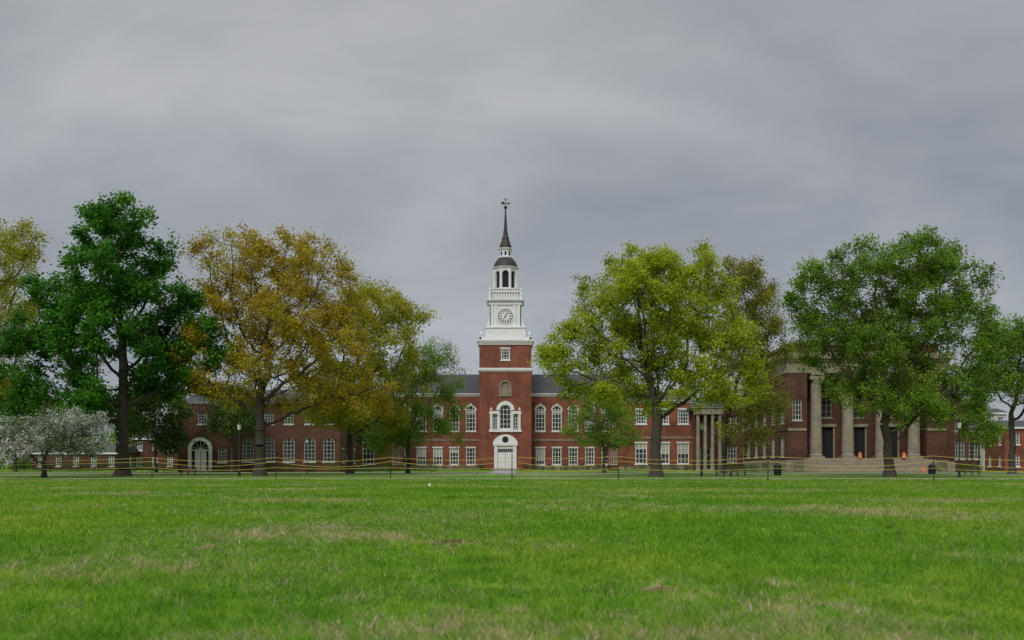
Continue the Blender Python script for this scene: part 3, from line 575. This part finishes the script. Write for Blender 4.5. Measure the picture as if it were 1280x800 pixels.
# ------------------------------------------------------------------ ground
def grasscol(nt,co):
    def MA(op,a,b,c=None):
        n=nt.nodes.new('ShaderNodeMath'); n.operation=op
        for i,v in enumerate((a,b,c)):
            if v is None: continue
            if isinstance(v,(int,float)): n.inputs[i].default_value=v
            else: L(nt,v,n.inputs[i])
        return n.outputs[0]
    n1=noise(nt,.12,4,.6,co); n2=noise(nt,1.6,6,.75,co); n3=noise(nt,13,3,.75,co)
    base=ramp(nt,n1.outputs['Fac'],[(.3,(.10,.28,.014)),(.5,(.16,.345,.02)),(.7,(.26,.40,.03))])
    v=ramp(nt,n2.outputs['Fac'],[(.32,(.50,.62,.5)),(.5,(1,1,1)),(.68,(1.65,1.25,1.6))])
    c=mixc(nt,1.0,base.outputs['Color'],v.outputs['Color'],'MULTIPLY')
    mp=nt.nodes.new('ShaderNodeMapping'); L(nt,co,mp.inputs[0]); mp.inputs['Location'].default_value=(13,4,0)
    d1=noise(nt,2.2,6,.8,mp.outputs[0]); d2=noise(nt,.15,3,.5,mp.outputs[0])
    a=MA('MULTIPLY_ADD',d2.outputs['Fac'],.8,d1.outputs['Fac'])
    b2=MA('MULTIPLY_ADD',n3.outputs['Fac'],.7,a)
    b3=MA('MULTIPLY_ADD',b2,3.0,-3.42)
    dm=ramp(nt,b3,[(.0,(0,0,0)),(.50,(0,0,0)),(.9,(.95,.95,.95))])
    return c,dm.outputs['Color']
m,nt,b=mat('lawn_base_shaded'); co=objco(nt); c,dm=grasscol(nt,co)
c2=mixc(nt,dm,c,(.38,.32,.17)); c3=mixc(nt,1.0,c2,(.75,.75,.75),'MULTIPLY'); L(nt,c3,b.inputs['Base Color']); b.inputs['Roughness'].default_value=1; b.inputs['Specular IOR Level'].default_value=.1  # grass colour multiplied darker to paint in the occlusion beneath the blades
M_LAWN=m
m,nt,b=mat('grass_blade'); co=objco(nt); c,dm=grasscol(nt,co)
at=nt.nodes.new('ShaderNodeAttribute'); at.attribute_name='shade'
c2=mixc(nt,dm,c,(.54,.46,.26)); rr=ramp(nt,at.outputs['Fac'],[(0,(.45,.55,.5)),(.5,(1,1,1)),(.88,(1.5,1.35,1.3)),(1,(2.8,1.6,5))])
c3=mixc(nt,1.0,c2,rr.outputs['Color'],'MULTIPLY'); L(nt,c3,b.inputs['Base Color']); b.inputs['Roughness'].default_value=.7; b.inputs['Specular IOR Level'].default_value=.15
t=nt.nodes.new('ShaderNodeBsdfTranslucent'); L(nt,c3,t.inputs['Color']); mx=nt.nodes.new('ShaderNodeMixShader'); mx.inputs[0].default_value=.4
L(nt,b.outputs[0],mx.inputs[1]);L(nt,t.outputs[0],mx.inputs[2]);L(nt,mx.outputs[0],nt.nodes['Material Output'].inputs['Surface']); M_BLADE=m
g=P(); g.add([(-2500,-200,0),(2500,-200,0),(2500,4000,0),(-2500,4000,0)],[(0,1,2,3)]); g.obj('ground',M_LAWN)
rng=np.random.default_rng(5); N=640000
ds=np.linspace(4,96,2000); pdf=ds**-.75; cdf=np.cumsum(pdf); cdf/=cdf[-1]; d=np.interp(rng.uniform(size=N),cdf,ds)
x=rng.uniform(-1,1,N)*(.52*d+2.0); y=d
m=~((y>83.7)&(y<90.3)); x=x[m];y=y[m];d=d[m]
def vn(x,y,s,seed):
    r=np.random.default_rng(seed).uniform(size=(256,256)); X=x*s+500;Y=y*s+500; i=np.floor(X).astype(int);j=np.floor(Y).astype(int);a=X-i;b=Y-j; a=a*a*(3-2*a);b=b*b*(3-2*b)
    g=lambda p,q:r[p%256,q%256]
    return (g(i,j)*(1-a)+g(i+1,j)*a)*(1-b)+(g(i,j+1)*(1-a)+g(i+1,j+1)*a)*b
tuft=vn(x,y,3.2,1)*.5+vn(x,y,9,2)*.5; big=vn(x,y,.8,3)
keep=rng.uniform(size=len(x))<np.clip(.1+1.4*tuft,.15,1); x=x[keep];y=y[keep];d=d[keep];tuft=tuft[keep];big=big[keep];N=len(x)
hgt=(.020+.07*tuft**1.6+.03*big)*rng.uniform(.5,1.5,N)*1.1; wd=.0034*(d/7)**.9*rng.uniform(.7,1.3,N)+.001
an=rng.uniform(0,2*math.pi,N); ln=rng.normal(size=(N,2))*.65*hgt[:,None]
dx=np.cos(an)*wd;dy=np.sin(an)*wd*.4
V=np.zeros((N,3,3)); V[:,0]=np.stack([x-dx,y-dy,np.zeros(N)],1); V[:,1]=np.stack([x+dx,y+dy,np.zeros(N)],1); V[:,2]=np.stack([x+ln[:,0],y+ln[:,1],hgt],1)
mesh_np('grass',V.reshape(-1,3),np.arange(3*N).reshape(N,3),[M_BLADE],None,np.clip(rng.normal(size=N)*.24+.42+.3*(tuft-.45),0,1))
g=P(); g.add([(-400,84,.004),(400,84,.004),(400,89.5,.004),(-400,89.5,.004)],[(0,1,2,3)]); g.obj('footpath',M_CONC)
g=P(); g.add([(-400,117,.004),(400,117,.004),(400,126,.004),(-400,126,.004)],[(0,1,2,3)]); g.obj('road',M_ASPH)
g=P(); g.add([(-400,121.4,.008),(400,121.4,.008),(400,121.55,.008),(-400,121.55,.008)],[(0,1,2,3)]); g.obj('road_centre_line',M_PAINTY)
g=P(); g.box(-400,400,116.8,117,-.1,.12); g.obj('kerb',M_CONC); g=P(); g.box(-400,400,126,126.2,-.1,.12); g.obj('kerb',M_CONC)
g=P(); g.box(cx-2,cx+2,126.3,216,-.05,.012); g.obj('entrance_walkway',M_CONC)
g=P(); g.add([(-200,150,.004),(200,150,.004),(200,152.5,.004),(-200,152.5,.004)],[(0,1,2,3)]); g.obj('pavement',M_CONC)
# ------------------------------------------------------------------ street furniture
def lamp(px_,D,h):
    e=empty('street_lamp'); x=PX(px_,D); a=P()
    a.lathe(x,D,[(.2,0),(.2,.12),(.13,.2),(.12,.7),(.08,.85),(.07,h-1.0),(.1,h-.95),(.06,h-.85)],12)
    a.lathe(x,D,[(.13,h-.83),(.16,h-.8),(.16,h-.76)],8); a.lathe(x,D,[(.29,h-.2),(.25,h-.12),(.1,h-.02),(.04,h+.1),(.015,h+.18)],8)
    for k in range(8):
        t=2*math.pi*(k+.5)/8; a.tube((x+.15*math.cos(t),D+.15*math.sin(t),h-.78),(x+.25*math.cos(t),D+.25*math.sin(t),h-.2),.013,.013,4)
    a.tube((x-.35,D,h-1.05),(x+.35,D,h-1.05),.02,.02,6)
    a.obj('post_and_lantern_frame',M_IRON,e); b=P(); b.lathe(x,D,[(.14,h-.77),(.24,h-.21)],8); b.obj('lantern_glass',M_LAMP,e)
lamp(299,104,5.6); lamp(877,106,5.7); lamp(1199,94,5.4); lamp(57,99,5.2); lamp(384,150,5.2)
def bench(px_,D):
    e=empty('park_bench'); x=PX(px_,D); a=P()
    for i in range(4): a.box(x-.9,x+.9,D-.25+i*.13,D-.15+i*.13,.43,.47)
    for i in range(3): a.box(x-.9,x+.9,D+.27+i*.02,D+.3+i*.02,.55+i*.13,.65+i*.13)
    a.obj('seat_and_backrest',M_WOOD,e); b=P()
    for s_ in(-.75,0,.75):
        b.box(x+s_-.03,x+s_+.03,D-.25,D-.2,0,.43);b.box(x+s_-.03,x+s_+.03,D+.22,D+.265,0,.9);b.box(x+s_-.03,x+s_+.03,D-.25,D+.25,.38,.428)
    for s_ in(-.85,.85): b.box(x+s_-.03,x+s_+.03,D-.25,D+.26,.62,.66); b.box(x+s_-.03,x+s_+.03,D-.25,D-.21,.472,.62)
    b.obj('iron_legs',M_IRON,e)
bench(905,103);bench(922,103.5);bench(235,112);bench(1215,108)
def bin_(px_,D):
    a=P();x=PX(px_,D); a.lathe(x,D,[(.32,0),(.36,.05),(.38,.95),(.42,1.0),(.4,1.1),(.25,1.3),(.1,1.38)],14)
    for k in range(14):
        t=2*math.pi*k/14; a.box(x+.4*math.cos(t)-.02,x+.4*math.cos(t)+.02,D+.4*math.sin(t)-.02,D+.4*math.sin(t)+.02,.05,.95)
    a.obj('litter_bin',M_IRON)
bin_(972,112);bin_(1165,120)
def barrel(px_,D,z):
    e=empty('traffic_barrel');x=PX(px_,D);a=P();b=P();R=.3
    a.lathe(x,D,[(R+.08,z),(R+.08,z+.08),(R,z+.1),(R,z+.3)],14);b.lathe(x,D,[(R+.004,z+.3),(R-.01,z+.36)],14);a.lathe(x,D,[(R-.015,z+.36),(R-.02,z+.6)],14);b.lathe(x,D,[(R-.015,z+.6),(R-.03,z+.66)],14)
    a.lathe(x,D,[(R-.035,z+.66),(R-.06,z+.95),(.1,z+.98)],14); a.box(x-.1,x+.1,D-.03,D+.03,z+.98,z+1.08)
    a.obj('body',M_ORANGE,e);b.obj('white_bands',M_WHITE,e)
FLW=PZ(573,165)
barrel(1130,164.1,FLW);barrel(1075,164.1,FLW);barrel(1155,157,0)
e=empty('rope_fence'); po=P(); ro=P()
pp=[(-180,92),(190,90),(345,88),(488,86),(640,82),(773,78),(960,76),(1167,73),(1420,70)]
pts=[(PX(a,D),D) for a,D in pp]
for x,y in pts: po.tube((x,y,0),(x,y,2.05),.045,.035,8); po.tube((x,y,2.05),(x,y,2.1),.06,.06,8)
rg=np.random.default_rng(9)
for (xa_,ya_),(xb_,yb_) in zip(pts[:-1],pts[1:]):
    for h,sag in ((1.85,.3),(1.5,.4),(.95,.2)):
        sag*=rg.uniform(.5,1.3); prev=None
        for i in range(15):
            t=i/14; p=(xa_+(xb_-xa_)*t,ya_+(yb_-ya_)*t-.06,h-4*sag*t*(1-t))
            if prev: ro.tube(prev,p,.015,.015,5)
            prev=p
po.obj('stakes',M_IRON,e); ro.obj('ropes',M_ROPE,e)
def clump(px_,py_,w,seed,colr,name):
    D=CH*F/(py_-HZ); x=PX(px_,D); r=np.random.default_rng(seed); n=1100
    X=x+r.normal(size=n)*w*.32; Y=D+r.normal(size=n)*w*.2; q=np.exp(-((X-x)/(w*.4))**2-((Y-D)/(w*.3))**2); Zb=q*.04*r.uniform(0,1,n)
    an=r.uniform(0,6.28,n); l=r.uniform(.02,.07,n); V=np.zeros((n,3,3)); V[:,0]=np.stack([X,Y,Zb],1); V[:,1]=np.stack([X+.007,Y+.004,Zb],1); V[:,2]=np.stack([X+np.cos(an)*l,Y+np.sin(an)*l,Zb+r.uniform(.01,.05,n)],1)
    mesh_np(name,V.reshape(-1,3),np.arange(3*n).reshape(n,3),[colr],None,r.uniform(size=n))
M_STRAW=plain('straw',(.50,.42,.24),.9,.3,8); M_DIRT=plain('thatch',(.2,.13,.065),.95,.3,8)
clump(570,679,.75,1,M_DIRT,'dead_grass_clump'); clump(403,661,1.1,2,M_STRAW,'dead_grass_clump'); clump(825,740,.22,3,M_STRAW,'dead_grass_clump'); clump(262,686,.2,4,M_STRAW,'dead_grass_clump')
e=empty('marker_flag'); D=47.; x=PX(535,D); a=P(); a.tube((x,D,0),(x,D,.32),.008,.008,5); a.obj('wire',M_IRON,e); a=P(); a.box(x,x+.13,D-.003,D+.003,.2,.32); a.obj('flag',M_WHITE,e)
# ------------------------------------------------------------------ sky + light
w=bpy.data.worlds.new('World'); scene.world=w; w.use_nodes=True; nt=w.node_tree; nt.nodes.clear()
out=nt.nodes.new('ShaderNodeOutputWorld'); bg1=nt.nodes.new('ShaderNodeBackground'); bg2=nt.nodes.new('ShaderNodeBackground'); ms=nt.nodes.new('ShaderNodeMixShader')
sky=nt.nodes.new('ShaderNodeTexSky'); sky.sky_type='NISHITA'; sky.sun_disc=False; EL,AZ=math.radians(42),math.radians(200); sky.sun_elevation=EL; sky.sun_rotation=AZ
L(nt,sky.outputs[0],bg1.inputs[0]); bg1.inputs[1].default_value=.08
tc=nt.nodes.new('ShaderNodeTexCoord'); sp=nt.nodes.new('ShaderNodeSeparateXYZ'); L(nt,tc.outputs['Generated'],sp.inputs[0])
def M(op,a,b=None,c=None):
    n=nt.nodes.new('ShaderNodeMath'); n.operation=op
    for i,v in enumerate((a,b,c)):
        if v is None: continue
        if isinstance(v,(int,float)): n.inputs[i].default_value=v
        else: L(nt,v,n.inputs[i])
    return n.outputs[0]
zz=M('MAXIMUM',sp.outputs[2],0.0); den=M('ADD',zz,.38); u=M('DIVIDE',sp.outputs[0],den); v=M('DIVIDE',sp.outputs[1],den)
cb=nt.nodes.new('ShaderNodeCombineXYZ'); L(nt,u,cb.inputs[0]); L(nt,v,cb.inputs[1])
mp=nt.nodes.new('ShaderNodeMapping'); L(nt,cb.outputs[0],mp.inputs[0]); mp.inputs['Scale'].default_value=(1.0,1.35,1); mp.inputs['Location'].default_value=(5.1,2.4,0); mp.inputs['Rotation'].default_value=(0,0,.2)
n1=noise(nt,2.2,8,.53,mp.outputs[0]); n1.inputs['Distortion'].default_value=.35
n2=noise(nt,.8,3,.5,mp.outputs[0])
f=M('MULTIPLY_ADD',n2.outputs['Fac'],.65,M('MULTIPLY',n1.outputs['Fac'],.5))
f=M('MULTIPLY_ADD',M('SUBTRACT',f,.575),3.2,.5)
cr=ramp(nt,f,[(.0,(.26,.282,.315)),(.5,(.375,.39,.415)),(1,(.52,.525,.54))])
er=ramp(nt,zz,[(0,(.84,.89,.95)),(.18,(.90,.92,.95)),(.42,(.98,.98,.98)),(.52,(1.35,1.35,1.33)),(1,(2.7,2.7,2.65))])
cc=mixc(nt,1.0,cr.outputs['Color'],er.outputs['Color'],'MULTIPLY'); L(nt,cc,bg2.inputs[0]); bg2.inputs[1].default_value=1.0
ms.inputs[0].default_value=.93; L(nt,bg1.outputs[0],ms.inputs[1]); L(nt,bg2.outputs[0],ms.inputs[2]); L(nt,ms.outputs[0],out.inputs[0])
sd=bpy.data.lights.new('sun','SUN'); sd.energy=1.5; sd.angle=math.radians(20); sd.color=(1,.96,.90); so=bpy.data.objects.new('sun',sd); scene.collection.objects.link(so)
dirv=Vector((-.34*math.cos(EL),-.94*math.cos(EL),math.sin(EL))); so.rotation_euler=dirv.to_track_quat('Z','Y').to_euler()
cam=bpy.data.cameras.new('camera'); co_=bpy.data.objects.new('camera',cam); scene.collection.objects.link(co_); scene.camera=co_
co_.location=(0,0,CH); co_.rotation_euler=(math.radians(90),0,0); cam.lens=35; cam.sensor_width=36; cam.shift_y=(HZ-400)/1280; cam.clip_end=8000
cam.dof.use_dof=True; cam.dof.focus_distance=120; cam.dof.aperture_fstop=2.2
scene.view_settings.view_transform='Standard'; scene.view_settings.look='None'; scene.view_settings.exposure=0
print('LEAVES',TOT)
